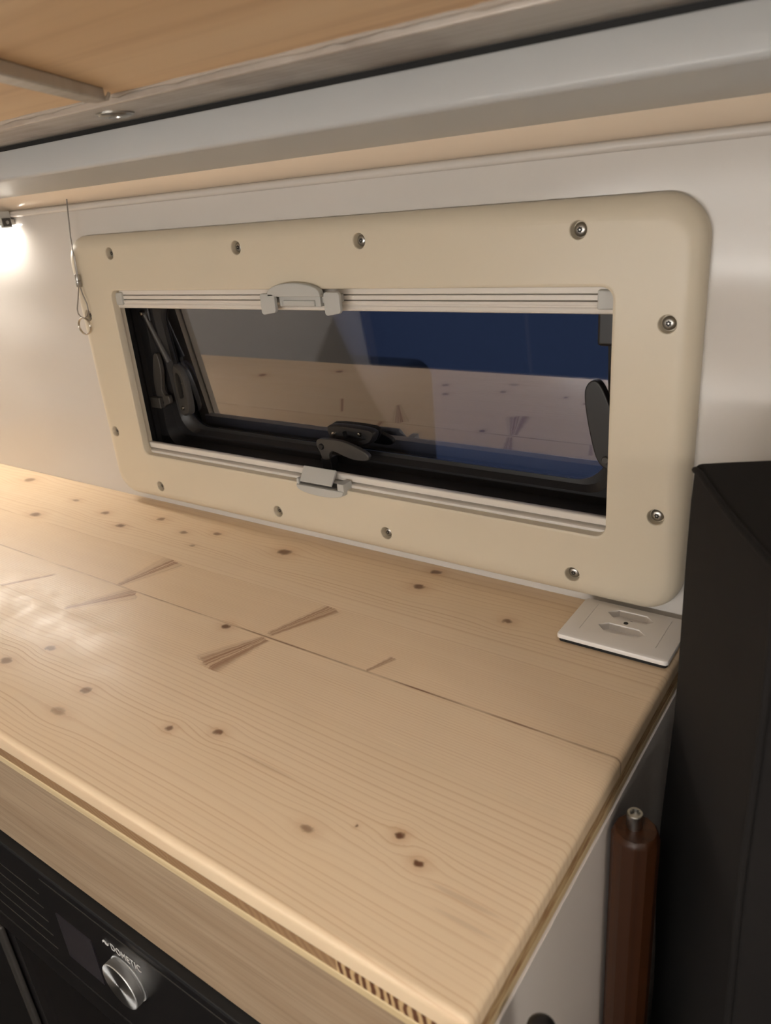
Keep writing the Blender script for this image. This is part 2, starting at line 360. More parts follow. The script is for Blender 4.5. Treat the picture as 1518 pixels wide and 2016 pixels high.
# ================================================================== SETTING
HX0, HX1, HZ0, HZ1 = -.905, -.065, .062, .388            # hole in the wall
bm = bmesh.new(); X0, X1, Z0, Z1 = -1.75, 1.1, -.9, .4815
xs = (X0, HX0, HX1, X1)
for (a, b_, c, d) in ((X0, HX0, Z0, Z1), (HX1, X1, Z0, Z1), (HX0, HX1, Z0, HZ0), (HX0, HX1, HZ1, Z1)): box(bm, a, b_, 0, .045, c, d)
bmesh.ops.remove_doubles(bm, verts=bm.verts[:], dist=1e-5)
struct(finish('wall_back', bm, 'wall', None, 35))
# rounded bead along the top edge of the wall panel, then the set-back cove, then the boxed beam
bm = bmesh.new(); pts = [(-.0005, .472)] + [(-.0035-.0045*math.cos(a), .477+.0045*math.sin(a)) for a in (math.radians(x) for x in range(-60, 100, 20))] + [(0, .4825)]
prism(bm, pts, 'x', X0+.001, X1-.001); struct(finish('trim_3', bm, 'wall', None, 60))
bm = bmesh.new(); pts = [(.002, .4815), (-.004, .4835), (-.012, .4885), (-.019, .4945), (-.024, .5015), (.04, .5015), (.04, .4815)]
prism(bm, pts, 'x', X0, X1); struct(finish('trim_2', bm, 'cove', None, 60))
bm = bmesh.new(); r = .005; pts = [(.04, .5015)] + [(-.25+r-r*math.sin(a), .5015+r-r*math.cos(a)) for a in (math.radians(x) for x in range(0, 91, 15))] + [(-.25, .5285), (-.2488, .5300), (.04, .5300)]
prism(bm, pts, 'x', X0, X1); struct(finish('trim_1', bm, 'beam', None, 40))
bm = bmesh.new(); box(bm, X0, X1, .0, .045, .5302, 1.25); struct(finish('wall_back_upper', bm, 'roomwall'))
struct(B('wall_left', X0-.05, X0, -1.95, .045, -.9, 1.25, 'roomwall')); struct(B('wall_right', X1, X1+.05, -1.95, .045, -.9, 1.25, 'roomwall'))
struct(B('wall_front', X0, X1, -1.95, -1.9, -.9, 1.25, 'roomwall'))
struct(B('floor', X0-.05, X1+.05, -1.95, .045, -.95, -.9, 'floor')); struct(B('ceiling', X0-.05, X1+.05, -1.95, .045, 1.25, 1.3, 'roomwall'))

# ================================================================== WINDOW
win = bpy.data.objects.new('window_1', None); COL.objects.link(win); win.location = (-.4945, 0, .014); win['kind'] = 'structure'
win['label'] = 'low wide camper window in a cream plastic surround above the pine worktop'
OX0, OX1, OZ0, OZ1 = -.972, -.0165, .0135, .4355          # outer edge of the surround
IX0, IX1, IZ0, IZ1 = -.8755, -.0970, .0945, .3555         # opening
YF = -.022
bm = bmesh.new(); L = []
def ol(ins, y): return [(px, y, pz) for px, pz in rrect(OX0+ins, OX1-ins, OZ0+ins, OZ1-ins, max(.042-ins, .008), 10)]
def il(ins, y): return [(px, y, pz) for px, pz in rrect(IX0-ins, IX1+ins, IZ0-ins, IZ1+ins, .012+ins, 10)]
L.append(ol(0, 0)); L.append(ol(0, -.006))
for k in range(1, 9):
    a = math.pi/2*k/8; L.append(ol(.021*(1-math.cos(a)), -.006+(YF+.006)*math.sin(a)))
L.append(ol(.024, YF)); L.append(il(.004, YF)); L.append(il(.0022, YF)); L.append(il(.0006, YF+.0008)); L.append(il(0, YF+.0025)); L.append(il(0, -.010)); L.append(il(.003, -.010)); L.append(il(.003, 0))
loops(bm, L)
frame = finish('surround_frame', bm, 'cream', None, 40)
SCREWS = [(-.857,.409),(-.5915,.408),(-.3925,.4085),(-.132,.408),(-.0447,.322),(-.0447,.1275),(-.133,.0415),(-.391,.043),(-.586,.0405),(-.852,.040),(-.943,.126),(-.945,.318)]
bm = bmesh.new()
for (sx, sz) in SCREWS: lathe(bm, [(.0078, .0085), (.0084, .0004), (.0092,-.0006),(.0092,-.03)], (sx, YF+.0005, sz), (0, 1, 0), 28)
cut = finish('cutter', bm, 'cream', None, 40)
md = frame.modifiers.new('b', 'BOOLEAN'); md.object = cut; md.operation = 'DIFFERENCE'; md.solver = 'EXACT'
dg = bpy.context.evaluated_depsgraph_get(); me = bpy.data.meshes.new_from_object(frame.evaluated_get(dg)); frame.modifiers.clear(); old = frame.data; frame.data = me
bpy.data.objects.remove(cut); frame.data.shade_smooth(); frame.data.set_sharp_from_angle(angle=math.radians(30)); frame.name = 'surround_frame'; me.name = 'surround_frame'
frame.parent = win
# screws: pan heads with six-lobe sockets
bm = bmesh.new(); lathe(bm, [(.0001, .0), (.0036, .0), (.0054, .0008), (.0065, .0022), (.0065, .0042), (.0, .0042)], (0, 0, 0), (0, 1, 0), 24, 0)
star = [((.0030 if i % 2 == 0 else .0021)*math.cos(math.pi*i/6), (.0030 if i % 2 == 0 else .0021)*math.sin(math.pi*i/6)) for i in range(12)]
f = bm.faces.new([bm.verts.new((p[0], -.0002, p[1])) for p in star]); f.material_index = 1
lathe(bm, [(.0, -.0005), (.0008, -.0005), (.0008, .001)], (0, 0, 0), (0, 1, 0), 8, 0)
sc0 = finish('screw', bm, ['zinc', 'dark'], None, 40); scm = sc0.data; bpy.data.objects.remove(sc0)
for (sx, sz) in SCREWS:
    s = bpy.data.objects.new('screw', scm); COL.objects.link(s); s.location = (sx, YF+.0042, sz); s.rotation_euler = (0, random.random()*3, 0); s.parent = frame
# black window frame behind; pane hinged at the top and standing 5 degrees open
TT = math.tan(math.radians(5))
def py(z): return .040+(.40-z)*TT
bm = bmesh.new()
def bl(x0, x1, z0, z1, r, fn): return [(px, fn(pz), pz) for px, pz in rrect(x0, x1, z0, z1, r, 8)]
L = [bl(HX0, HX1, HZ0, HZ1, .02, lambda z: .004), bl(-.899, -.072, .070, .380, .02, lambda z: .004), bl(-.897, -.074, .072, .378, .02, lambda z: .022),
     bl(-.893, -.078, .076, .374, .02, lambda z: .022), bl(-.892, -.079, .078, .372, .022, lambda z: .030), bl(-.876, -.095, .094, .356, .03, lambda z: .032),
     bl(-.872, -.099, .100, .352, .032, lambda z: py(z)-.014), bl(-.858, -.113, .112, .342, .034, lambda z: py(z)-.013), bl(-.852, -.118, .118, .338, .038, lambda z: py(z)-.004), bl(-.845, -.124, .123, .334, .042, lambda z: py(z)-.003), bl(-.845, -.124, .123, .334, .042, lambda z: py(z)-.0005),
     bl(HX0, HX1, HZ0, HZ1, .02, lambda z: py(z)-.0005)]
loops(bm, L); finish('window_frame', bm, 'black', win, 40)
bm = bmesh.new(); pts = rrect(-.895, -.075, .074, .376, .03, 8)
a = [bm.verts.new((x, py(z), z)) for x, z in pts]; b_ = [bm.verts.new((x, py(z)+.004, z)) for x, z in pts]
bm.faces.new(a); bm.faces.new(list(reversed(b_)))
for i in range(len(a)): bm.faces.new((a[i], b_[i], b_[(i+1) % len(a)], a[(i+1) % len(a)]))
finish('pane', bm, 'pane', win, 30)['label'] = 'tinted acrylic pane mirroring the wood'
# blind rails
def rail(name, pts, end=True):
    bm = bmesh.new(); prism(bm, pts, 'x', IX0-.012, IX1+.012); return finish(name, bm, 'rail', win, 25, .0005, 1)
top = rail('top_rail', [(-.0095,.3575),(-.0095,.3480),(-.0040,.3479),(-.0040,.3469),(-.0100,.3468),(-.0100,.3415),(-.0045,.3414),(-.0045,.3404),(-.0104,.3403),(-.0110,.3372),(-.0100,.3362),(-.0100,.3350),(-.0112,.3340),(-.0118,.3312),(-.0108,.3290),(-.0080,.3280),(.004,.3280),(.004,.3575)])
bot = rail('bottom_rail', [(.004,.0925),(.004,.1085),(-.0040,.1105),(-.0060,.1100),(-.0068,.1090),(-.0068,.1015),(-.0005,.1012),(-.0005,.0990),(-.0090,.0990),(-.0112,.0980),(-.0118,.0955),(-.0100,.0925)])
for (xa, xb) in ((IX0-.002, IX0+.0135), (IX1-.018, IX1+.002)):
    B('end_cap', xa, xb, -.0140, -.002, .3330, .3520, 'grip', top, .002, 3)
# blind handles ------------------------------------------------------------
h = bpy.data.objects.new('blind_handle', None); COL.objects.link(h); h.parent = win
hx = lambda px, py_, y: (at(px, py_, 1, y).x, at(px, py_, 1, y).z)
yb = -.026
bowx0, bowz = hx(531, 577, yb); bowx1, _ = hx(634, 577, yb); ztop = hx(585, 556, yb)[1]
bm = bmesh.new(); cx = (bowx0+bowx1)/2; hw = (bowx1-bowx0)/2
pts = [(cx-hw, bowz-.004), (cx+hw, bowz-.004)] + [(cx+hw*math.cos(a), bowz+(ztop-bowz)*math.sin(a)) for a in (math.pi*i/14 for i in range(15))]
prism(bm, pts, 'y', yb-.006, -.0225); finish('thumb_tab', bm, 'grip', h, 40, .0015, 3)
x0, z1 = hx(546, 582, yb); x1, z0 = hx(630, 605, yb)
B('slide_body', x0, x1, -.024, -.0105, z0, z1+.003, 'grip', h, .0015, 2)
B('slide_lip', x0+.008, x1-.008, -.0265, -.022, z0+.001, z1-.006, 'grip', h, .001, 2)
B('slide_bar', x0-.016, x1+.014, -.020, -.0105, z0+.004, z1-.002, 'grip', h, .001, 2)
for (xa, xb, za, zb) in ((512, 546, 578, 620), (637, 673, 575, 622)):
    p0 = hx(xa, za, -.03); p1 = hx(xb, zb, -.03)
    bm = bmesh.new(); o = rrect(p0[0], p1[0], p1[1], p0[1], .004, 4)
    o = [(x, z+(.0025 if z < (p0[1]+p1[1])/2 and x > (p0[0]+p1[0])/2 else 0)) for x, z in o]
    prism(bm, o, 'y', -.032, -.0265); finish('paddle', bm, 'grip', h, 40, .0012, 2)
    mid = (p0[0]+p1[0])/2
    B('paddle_web', mid-.003, mid+.003, -.0268, -.0105, (p0[1]+p1[1])/2, p0[1]-.004, 'grip', h, .0008, 1)
h2 = bpy.data.objects.new('blind_handle', None); COL.objects.link(h2); h2.parent = win
x0, z1 = hx(597, 918, -.016); x1, _ = hx(660, 930, -.016); _, zm = hx(600, 945, -.022); x2, z2 = hx(680, 972, -.026); xl, _ = hx(587, 950, -.026)
bm = bmesh.new(); prism(bm, [(-.0120, z1), (-.0150, z1+.0012), (-.0275, zm), (-.0260, zm-.0018), (-.0120, z1-.004)], 'x', x0, x1); finish('flap', bm, 'grip', h2, 30, .001, 2)
bm = bmesh.new(); cx = (xl+x2)/2; hw = (x2-xl)/2
pts = [(cx+hw, zm-.004), (cx+hw*.99, zm-.007)] + [(cx+hw*.98*math.cos(a), zm-.008-(.0085)*math.sin(a)) for a in (math.pi*i/12 for i in range(13))] + [(cx-hw*.99, zm-.007), (cx-hw, zm-.004)]
prism(bm, pts, 'y', -.031, -.0235); finish('thumb_tab', bm, 'grip', h2, 40, .0012, 2)
B('cheek', x2-.011, x2, -.029, -.010, zm-.010, zm+.006, 'grip', h2, .001, 2); B('cheek', xl, xl+.004, -.029, -.010, zm-.010, zm+.004, 'grip', h2, .001, 2)
B('slot', xl+.004, x2-.011, -.026, -.012, zm-.009, zm-.002, 'latch', h2)
# swing latches --------------------------------------------------------------
def latch(px_, pz_, ang, flip, scale, yy, key=False, base=True):
    """leaf-shaped lever; ang = direction of the lever in the wall plane, degrees"""
    e = bpy.data.objects.new('latch', None); COL.objects.link(e); e.parent = win; e.location = (px_-win.location.x, yy, pz_-win.location.z); e.rotation_euler = (0, -math.radians(ang), 0)
    e.scale = (scale, 1, scale*flip)
    o = blob([(-.010, .002), (-.006, .010), (.010, .0115), (.040, .009), (.070, -.001), (.082, -.009), (.078, -.016), (.055, -.0165), (.035, -.011), (.020, -.0065), (.012, -.011), (.010, -.019), (-.002, -.019), (-.005, -.010)], 4)
    bm = bmesh.new(); prism(bm, o, 'y', -.004, .004); lv = finish('lever', bm, 'latch', e, 40, .0015, 2)
    bm = bmesh.new(); lathe(bm, [(.0, -.0068), (.0035, -.0068), (.0046, -.0055), (.0046, 0)], (0, 0, 0), (0, 1, 0), 16); finish('pivot_pin', bm, 'black', e, 40)
    if base:
        bm = bmesh.new(); box(bm, -.006, .012, -.003, .014, -.040, -.017); finish('bracket', bm, 'black', e, 35, .0015, 2)
    return e
latch(-.532, .131, 3, 1, 1.0, .034)
latch(-.872, .169, 94, 1, .98, .034, base=False)
B('latch_bracket', -.893, -.868, .022, .034, .160, .178, 'latch', win, .0015, 2)
e = bpy.data.objects.new('latch', None); COL.objects.link(e); e.parent = win; e.location = (-.117-win.location.x, .020, .1655-win.location.z)
o = blob([(.016, -.004), (.004, -.006), (-.006, .006), (-.014, .035), (-.0190, .062), (-.0195, .080), (-.013, .0895), (-.004, .088), (.006, .070), (.014, .045), (.018, .020)], 5)
bm = bmesh.new(); prism(bm, o, 'y', -.006, .006); finish('lever', bm, 'black', e, 40, .002, 3)
bm = bmesh.new(); lathe(bm, [(.0, -.0088), (.0035, -.0088), (.0046, -.0075), (.0046, 0)], (.006, 0, .004), (0, 1, 0), 16); finish('pivot_pin', bm, 'latch', e, 40)
B('lever_arm', .002, .014, .006, .026, -.004, .012, 'black', e, .002, 2)
# keepers moulded on the pane
def keeper(x, z, horiz):
    e = bpy.data.objects.new('keeper', None); COL.objects.link(e); e.parent = win; e.location = (x-win.location.x, py(z)-.001, z-win.location.z)
    if horiz: e.rotation_euler = (0, math.radians(90), 0)
    bm = bmesh.new(); o = blob([(-.011, .040), (.004, .042), (.013, .028), (.016, 0), (.015, -.030), (.006, -.038), (-.011, -.034)], 4); i = [(p[0]*.45, p[1]*.5+.010) for p in o]
    A = [[(x_, y_, z_) for x_, z_ in q] for q, y_ in ((o, 0), (o, -.007), ([(a_[0]*.85, a_[1]*.92) for a_ in o], -.011), (i, -.011), (i, -.002))]
    rs = loops(bm, A, False); bm.faces.new(rs[-1]); finish('keeper_body', bm, 'black' if horiz else 'latch', e, 40)
    for dz in (.014, -.026):
        bm = bmesh.new(); lathe(bm, [(.0, -.0145 if dz < 0 else -.0060), (.0025, -.0140 if dz < 0 else -.0055), (.0040, -.0115 if dz < 0 else -.003), (.0040, -.001)], (0, 0, dz), (0, 1, 0), 14); finish('screw', bm, 'steel', e, 40)
keeper(-.842, .183, False); keeper(-.497, .146, True)
# friction stays
def stay(p, q):
    bm = bmesh.new(); tube(bm, [p, q], .0045, 10); s = finish('stay_arm', bm, 'latch', win, 40)
    bm = bmesh.new(); lathe(bm, [(.0, -.009), (.003, -.0085), (.0045, -.006), (.0045, .003)], p, (0, 1, 0), 16); finish('screw', bm, 'steel', s, 40)
stay((-.874, .031, .3145), (-.848, .040, .235)); 
B('stay_mount', -.886, -.862, .030, .046, .300, .328, 'black', win, .003, 2); B('stay_mount', -.128, -.100, .022, .046, .290, .330, 'black', win, .004, 2)
adopt(win)
for c in win.children:
    if c.type == 'EMPTY' and c.name.startswith(('latch', 'keeper')): c.matrix_parent_inverse = Matrix.Identity(4)

# ================================================================== WORKTOP
wt = thing('worktop', 'three-layer pine worktop with knots and rounded edges below the window', 'worktop', (-.875, -.25, -.04))
WX0, WX1 = -1.745, 0.0
ys = (-.0005,) + SEAMS + (-.5,)
BC = ((.13, 125, .35), (.47, 320, .5), (.71, 290, .25), (.29, 150, .15))
for k in range(4):
    y1, y0 = ys[k]-(.0 if k == 0 else .00015), ys[k+1]+.00015
    if k == 3: y0 = -.5
    bm = bmesh.new(); box(bm, WX0, WX1, y0, y1, -.0165, 0)
    bm.edges.ensure_lookup_table()
    sel = [e for e in bm.edges if all(abs(v.co.z) < 1e-6 for v in e.verts) and (all(abs(v.co.x-WX1) < 1e-6 for v in e.verts) or (k == 3 and all(abs(v.co.y+.5) < 1e-6 for v in e.verts)))]
    if k == 3: sel += [e for e in bm.edges if all(abs(v.co.x-WX1) < 1e-6 and abs(v.co.y+.5) < 1e-6 for v in e.verts)]
    bmesh.ops.bevel(bm, geom=sel, offset=.0058, segments=6, profile=.5, affect='EDGES')
    o = finish('board', bm, pine_mat(k), wt, 40); o.color = (BC[k][0]*10, BC[k][1], BC[k][2], 1)
x = WX1-.0004; k = 0
while x > WX0+.02:
    wd = (.104, .096, .079, .110)[k % 4]; x0 = max(WX0, x-wd)
    bm = bmesh.new(); box(bm, x0, x-.0003, -.4985, -.003, -.0310, -.0165); o = finish('core_block', bm, 'core', wt, 35)
    o.color = ((1.0, .9, 0)[0] if k < 1 else random.uniform(.05, .3), (1.0 if k < 1 else random.uniform(.3, .8)), (0.0 if k < 1 else random.uniform(.2, 1.)), 1)
    x = x0; k += 1
B('bottom_layer', WX0, WX1-.0005, -.4992, -.002, -.040, -.0310, 'pine_edge', wt, .0015, 2)
adopt(wt)
# ================================================================== CABINET + OVEN
cab = thing('cabinet', 'kitchen base cabinet with wooden fascia and white side panel under the worktop', 'cabinet', (-.875, -.25, -.9))
B('fascia', WX0, -.0045, -.494, -.478, -.178, -.0402, 'fascia', cab, .0008, 1)
B('side_panel', -.0040, .0012, -.492, -.004, -.9, -.0402, 'panel', cab, .0006, 1)
bm = bmesh.new(); box(bm, -.022, -.0042, -.476, -.005, -.9, -.041); box(bm, WX0, WX0+.018, -.476, -.005, -.9, -.041); box(bm, -1.040, -1.024, -.476, -.005, -.9, -.041); box(bm, WX0+.018, -.022, -.022, -.006, -.9, -.041); box(bm, -1.024, -.022, -.47, -.022, -.775, -.7555); finish('carcass', bm, 'carcass', cab)
B('door', WX0+.004, -1.032, -.496, -.478, -.86, -.182, 'fascia', cab, .001, 1)
B('drawer_front', -1.028, -.026, -.496, -.478, -.86, -.765, 'fascia', cab, .001, 1)
adopt(cab)
OV0, OV1 = -1.02, -.03
ov = thing('oven', 'black built-in oven with display and silver knob under the worktop', 'oven', (-.52, -.27, -.755))
bm = bmesh.new(); zt, zb = -.182, -.755
box(bm, OV0, OV1, -.46, -.45+.36, zt-.015, zt-.002); box(bm, OV0, OV0+.012, -.46, -.09, zb, zt-.015); box(bm, OV1-.012, OV1, -.46, -.09, zb, zt-.015); box(bm, OV0, OV1, -.46, -.09, zb, zb+.014); box(bm, OV0+.012, OV1-.012, -.105, -.09, zb+.014, zt-.015)
finish('oven_body', bm, 'carcass', ov)
pn = B('control_panel', OV0, OV1, -.500, -.462, -.352, -.186, 'oven', ov, .0025, 3)
B('top_trim', OV0, OV1, -.503, -.470, -.186, -.180, 'rubber', ov, .001, 2)
B('display', -.531, -.4655, -.5012, -.499, -.313, -.2455, 'display', pn)
for k in range(5): B('panel_line', -.80, -.56, -.5007, -.499, -.235-.022*k, -.2342-.022*k, 'latch', pn)
B('panel_line', -.545, OV1+.01, -.5007, -.499, -.2032, -.2024, 'latch', pn)
kc = Vector((-.406, -.500, -.2582))
kb = bmesh.new(); lathe(kb, [(.0275, .0), (.0275, -.0015), (.0258, -.002), (.0258, -.004), (.0270, -.0046), (.0270, -.0116), (.0264, -.0124), (.0250, -.0127), (.0, -.0124)], (0, 0, 0), (0, 1, 0), 48)
kn = finish('knob', kb, 'knob', pn, 30); kn.location = kc
cu = bpy.data.curves.new('t', 'FONT'); cu.body = 'DOMETIC'; cu.size = .0135; cu.extrude = .0002; cu.space_character = 1.12
to = bpy.data.objects.new('t', cu); COL.objects.link(to); dg = bpy.context.evaluated_depsgraph_get(); tm = bpy.data.meshes.new_from_object(to.evaluated_get(dg)); bpy.data.objects.remove(to)
tm.name = 'lettering'; tm.materials.clear(); tm.materials.append(MT['print']); lt = bpy.data.objects.new('lettering', tm); COL.objects.link(lt); lt.rotation_euler = (math.pi/2, 0, 0)
wdt = max(v.co.x for v in tm.vertices); lt.location = (-.4245, -.5006, -.2290); lt.scale = (.0485/wdt, 1, 1); lt.parent = pn
bm = bmesh.new()
for (cx, cz, a0, a1) in ((-.4345, -.2262, -20, 200), (-.4295, -.2245, 160, 380)):
    tube(bm, [(cx-.0008+.0022*math.cos(math.radians(a)), -.5006, cz+.0026*math.sin(math.radians(a))) for a in range(a0, a1+1, 20)], .0007, 6)
finish('emblem', bm, 'print', pn)
dr = bpy.data.objects.new('oven_door', None); COL.objects.link(dr); dr.parent = ov
bm = bmesh.new(); box(bm, OV0, OV1, -.500, -.463, -.389, -.355); finish('door_rail', bm, 'oven', dr, 35, .002, 2)
bm = bmesh.new(); box(bm, OV0, -.755, -.498, -.463, zb+.004, -.391); finish('door_stile', bm, 'oven', dr, 35, .002, 2)
B('door_stile', OV1-.05, OV1, -.498, -.463, zb+.004, -.391, 'oven', dr, .002, 2)
B('door_bar', -.742, -.722, -.503, -.4965, zb+.02, -.395, 'latch', dr, .003, 2)
B('door_glass', -.755, OV1-.05, -.496, -.490, zb+.004, -.391, 'ovenglass', dr)
adopt(ov)
bm = bmesh.new(); rows = []
for i in range(9):
    row = []
    for j in range(25):
        a = 2*math.pi*j/24; rr0 = (.10, .105, .10, .085, .07, .055, .04, .022, .0)[i]; hh = (0, .02, .045, .066, .078, .088, .096, .102, .104)[i]
        rr1 = rr0*(1+.22*math.sin(3*a+i)+.12*math.sin(7*a-2*i)); row.append((-.80+rr1*1.2*math.cos(a), -.36+rr1*.8*math.sin(a), zb+.0145+hh*(1+.25*math.sin(2*a+1))))
    rows.append([bm.verts.new(p) for p in row[:24]] if i < 8 else [bm.verts.new((-.80, -.36, zb+.12))])
for a, b in zip(rows, rows[1:]):
    for j in range(24):
        bm.faces.new((a[j], a[(j+1) % 24], b[(j+1) % 24], b[j]) if len(b) > 1 else (a[j], a[(j+1) % 24], b[0]))
bm.faces.new(list(reversed(rows[0])))
o = finish('cotton_cloth', bm, 'cloth', None, 70); tag(o, 'crumpled white cloth lying inside the black oven', 'cloth'); md = o.modifiers.new('s', 'SUBSURF'); md.levels = md.render_levels = 2
# ================================================================== SOCKET
so = thing('socket_outlet', 'white double power socket plate lying on the worktop corner', 'socket', (-.064, -.044, 0))
SX0, SX1, SY0, SY1 = -.1200, -.0035, -.0965, -.0095
bm = bmesh.new(); loops(bm, [[(x_, y_, z) for x_, y_ in rrect(SX0+ins, SX1-ins, SY0+ins, SY1-ins, .004, 4)] for ins, z in ((.0018, 0), (.0018, .0045), (.0080, .0045), (.0080, 0))]); finish('gasket', bm, 'rubber', so, 40)
bm = bmesh.new(); L = []
for (ins, z) in ((.0085, .0004), (.0085, .0045), (0, .0045), (0, .0075), (.0006, .0088), (.0022, .0095)): L.append([(x_, y_, z) for x_, y_ in rrect(SX0+ins, SX1-ins, SY0+ins, SY1-ins, .0045, 5)])
rs = loops(bm, L, False); bm.faces.new(list(reversed(rs[0]))); bm.faces.new(rs[-1]); plate = finish('cover_plate', bm, 'socket', None, 40)
# recessed hexagonal sockets cut into the plate
SCX, SCY = -.0625, -.0450
def hexa(cy, s=1.0, sgn=1): return [(SCX+x_*s, cy+sgn*y_*s) for x_, y_ in ((-.0250, 0), (-.0150, .0098), (.0150, .0098), (.0250, 0), (.0160, -.0085), (-.0160, -.0085))]
bm = bmesh.new()
for cy, sg in ((SCY-.0145, -1), (SCY+.0145, 1)):
    prism(bm, hexa(cy, 1, sg), 'z', .0012, .02)
for (xa, xb, ya, yb_) in ((SX0+.0175, SX0+.0181, SY0+.020, SY1-.010), (SX1-.0181, SX1-.0175, SY0+.020, SY1-.010)): box(bm, xa, xb, ya, yb_, .0088, .02)
cut = finish('cutter', bm, 'socket'); md = plate.modifiers.new('b', 'BOOLEAN'); md.object = cut; md.operation = 'DIFFERENCE'; md.solver = 'EXACT'
dg = bpy.context.evaluated_depsgraph_get(); me = bpy.data.meshes.new_from_object(plate.evaluated_get(dg)); plate.modifiers.clear(); plate.data = me; bpy.data.objects.remove(cut); plate.parent = so; me.shade_smooth(); me.set_sharp_from_angle(angle=math.radians(25)); plate.name = 'cover_plate'
bm = bmesh.new(); lathe(bm, [(.0, .0102), (.0022, .0102), (.0026, .0094)], (SCX, SCY, 0), (0, 0, 1), 14); finish('screw', bm, 'dark', so)
for cy in (SCY-.0145, SCY+.0145):
    for dx, dy in ((-.0095, 0), (.0095, 0), (0, .003 if cy > SCY else -.003)):
        bm = bmesh.new(); lathe(bm, [(.0, .0014), (.0022, .0014), (.0022, .0010)], (SCX+dx, cy+dy, 0), (0, 0, 1), 12); finish('pin_hole', bm, 'dark', so)
adopt(so)
# ================================================================== BED PLATFORM
bed = thing('bed_platform', 'plywood bed platform on an aluminium frame above the window', 'bed', (-.3, -.45, .5345))
ZA = .5350; ZP = .5415
ply = B('plywood_panel', X0+.005, X1-.005, -.62, -.235, ZP, ZP+.012, 'ply', bed)
yfar = -.241; ynear = -.322
rl = B('frame_rail', X0+.005, X1-.005, ynear, yfar, ZA, ZP, 'alu', bed, .0015, 2)
B('gasket_strip', X0+.01, X1-.01, -.2445, -.235, .5300, ZA, 'rubber', bed)
bp_ = at(226, 223, 2, ZA); rad = (at(262, 223, 2, ZA)-at(190, 223, 2, ZA)).length/2
bm = bmesh.new(); lathe(bm, [(rad*1.0, 0), (rad*1.0, -.0012), (rad*.85, -.0014), (rad*.82, -.0024), (rad*.7, -.0030), (rad*.35, -.0031), (rad*.33, -.0015), (0, -.0015)], bp_, (0, 0, 1), 28); finish('bolt', bm, 'zinc', rl, 40)
p0 = at(-60, 133, 2, ZA); p1 = at(188, 195, 2, ZA); d = (p1-p0).normalized(); s_ = Vector((-d.y, d.x, 0))*.0080
p0 -= d*.25
bm = bmesh.new(); prism(bm, [((p0+s_).x, (p0+s_).y), ((p1+s_).x, (p1+s_).y), ((p1-s_).x, (p1-s_).y), ((p0-s_).x, (p0-s_).y)], 'z', ZA-.002, ZP); cr = finish('cross_bar', bm, 'alu', bed, 35, .0012, 2)
bm = bmesh.new(); path = []; rr = []
xx = -1.3
while xx < .5:
    path.append((xx, ynear-.0008+random.uniform(-.001, .001), ZP-.0008)); rr.append(random.choice((.0010, .0014, .0018, .0026))); xx += random.uniform(.006, .02)
tube(bm, path, rr, 6); finish('sealant_bead', bm, 'glue', bed, 60)
bm = bmesh.new(); pe = p1+d*.002
tube(bm, [(pe+s_*1.3+Vector((0, 0, ZP-ZA-.003))), pe+s_*1.1-d*.001, pe-d*.0005-Vector((0, 0, .0005)), pe-s_*1.1-d*.001, pe-s_*1.3+Vector((0, 0, ZP-ZA-.003))], [.001, .0018, .0022, .0018, .001], 8); finish('weld_bead', bm, 'glue', bed, 60)
adopt(bed)
# ================================================================== LED LAMP
la = thing('led_lamp', 'slim aluminium led strip lamp fixed along the top of the white wall', 'lamp', (-1.43, -.012, .458))
LX1 = at(16, 420, 1, -.012).x; LX0 = X0+.012
bm = bmesh.new(); prism(bm, [(-.009, .4790), (-.020, .4790), (-.026, .4700), (-.026, .4605), (-.0005, .4605), (-.0005, .4700), (-.009, .4710)], 'x', LX0, LX1-.006); finish('housing', bm, 'alu', la, 30, .0008, 1)
B('diffuser', LX0+.004, LX1-.008, -.0245, -.002, .4585, .4606, 'led', la)
ec = B('end_cap', LX1-.006, LX1, -.028, -.0090, .4570, .4830, 'grip', la, .002, 3)
B('cover', LX1-.0005, LX1+.0008, -.0255, -.011, .4595, .4720, 'latch', ec); bm = bmesh.new(); lathe(bm, [(.003, 0), (.0028, .0012), (0, .0016)], (LX1+.0008, -.018, .4655), (1, 0, 0), 16); finish('screw', bm, 'zinc', ec, 40)
adopt(la)
# ================================================================== PULL CABLE
q0 = at(127, 374, 1, -.013); q0 = Vector((q0.x, -.013, .4892)); q1 = at(150, 535, 1, -.0270); q2 = at(155, 567, 1, -.0275)
cb = thing('steel_pull_cable', 'thin steel cable with crimped loop and split ring hanging over the surround', 'cable', (q2.x, q2.y, q2.z))
bm = bmesh.new(); tube(bm, [q0, q0.lerp(q1, .5)+Vector((0, -.002, 0)), q1, q2], .0010, 8); finish('cable', bm, 'wire', cb, 60)
bm = bmesh.new(); e1 = at(147, 504, 1, -.0280); tube(bm, [e1, at(149, 520, 1, -.0285), at(153, 540, 1, -.0280)], .0009, 6); finish('cable_tail', bm, 'wire', cb, 60)
fa, fb = at(151, 540, 1, -.0275), at(156, 565, 1, -.0275)
bm = bmesh.new(); tube(bm, [fa, fa.lerp(fb, .08), fa.lerp(fb, .48), fa.lerp(fb, .5), fa.lerp(fb, .54), fa.lerp(fb, .94), fb], [.0034, .0041, .0041, .0031, .0043, .0043, .0036], 12); finish('ferrule', bm, 'zinc', cb, 40)
lp = [(155, 565), (153.5, 590), (152, 608), (154, 618), (160, 624), (167, 626), (172, 622), (174, 612), (171, 598), (163, 580), (158, 566)]
bm = bmesh.new(); tube(bm, [at(a_, b_2, 1, -.0280) for a_, b_2 in lp], .0010, 8); finish('cable_loop', bm, 'wire', cb, 60)
rc = at(167, 642, 1, -.0285); rr_ = (at(181, 642, 1, -.0285)-at(152.5, 642, 1, -.0285)).length/2
bm = bmesh.new()
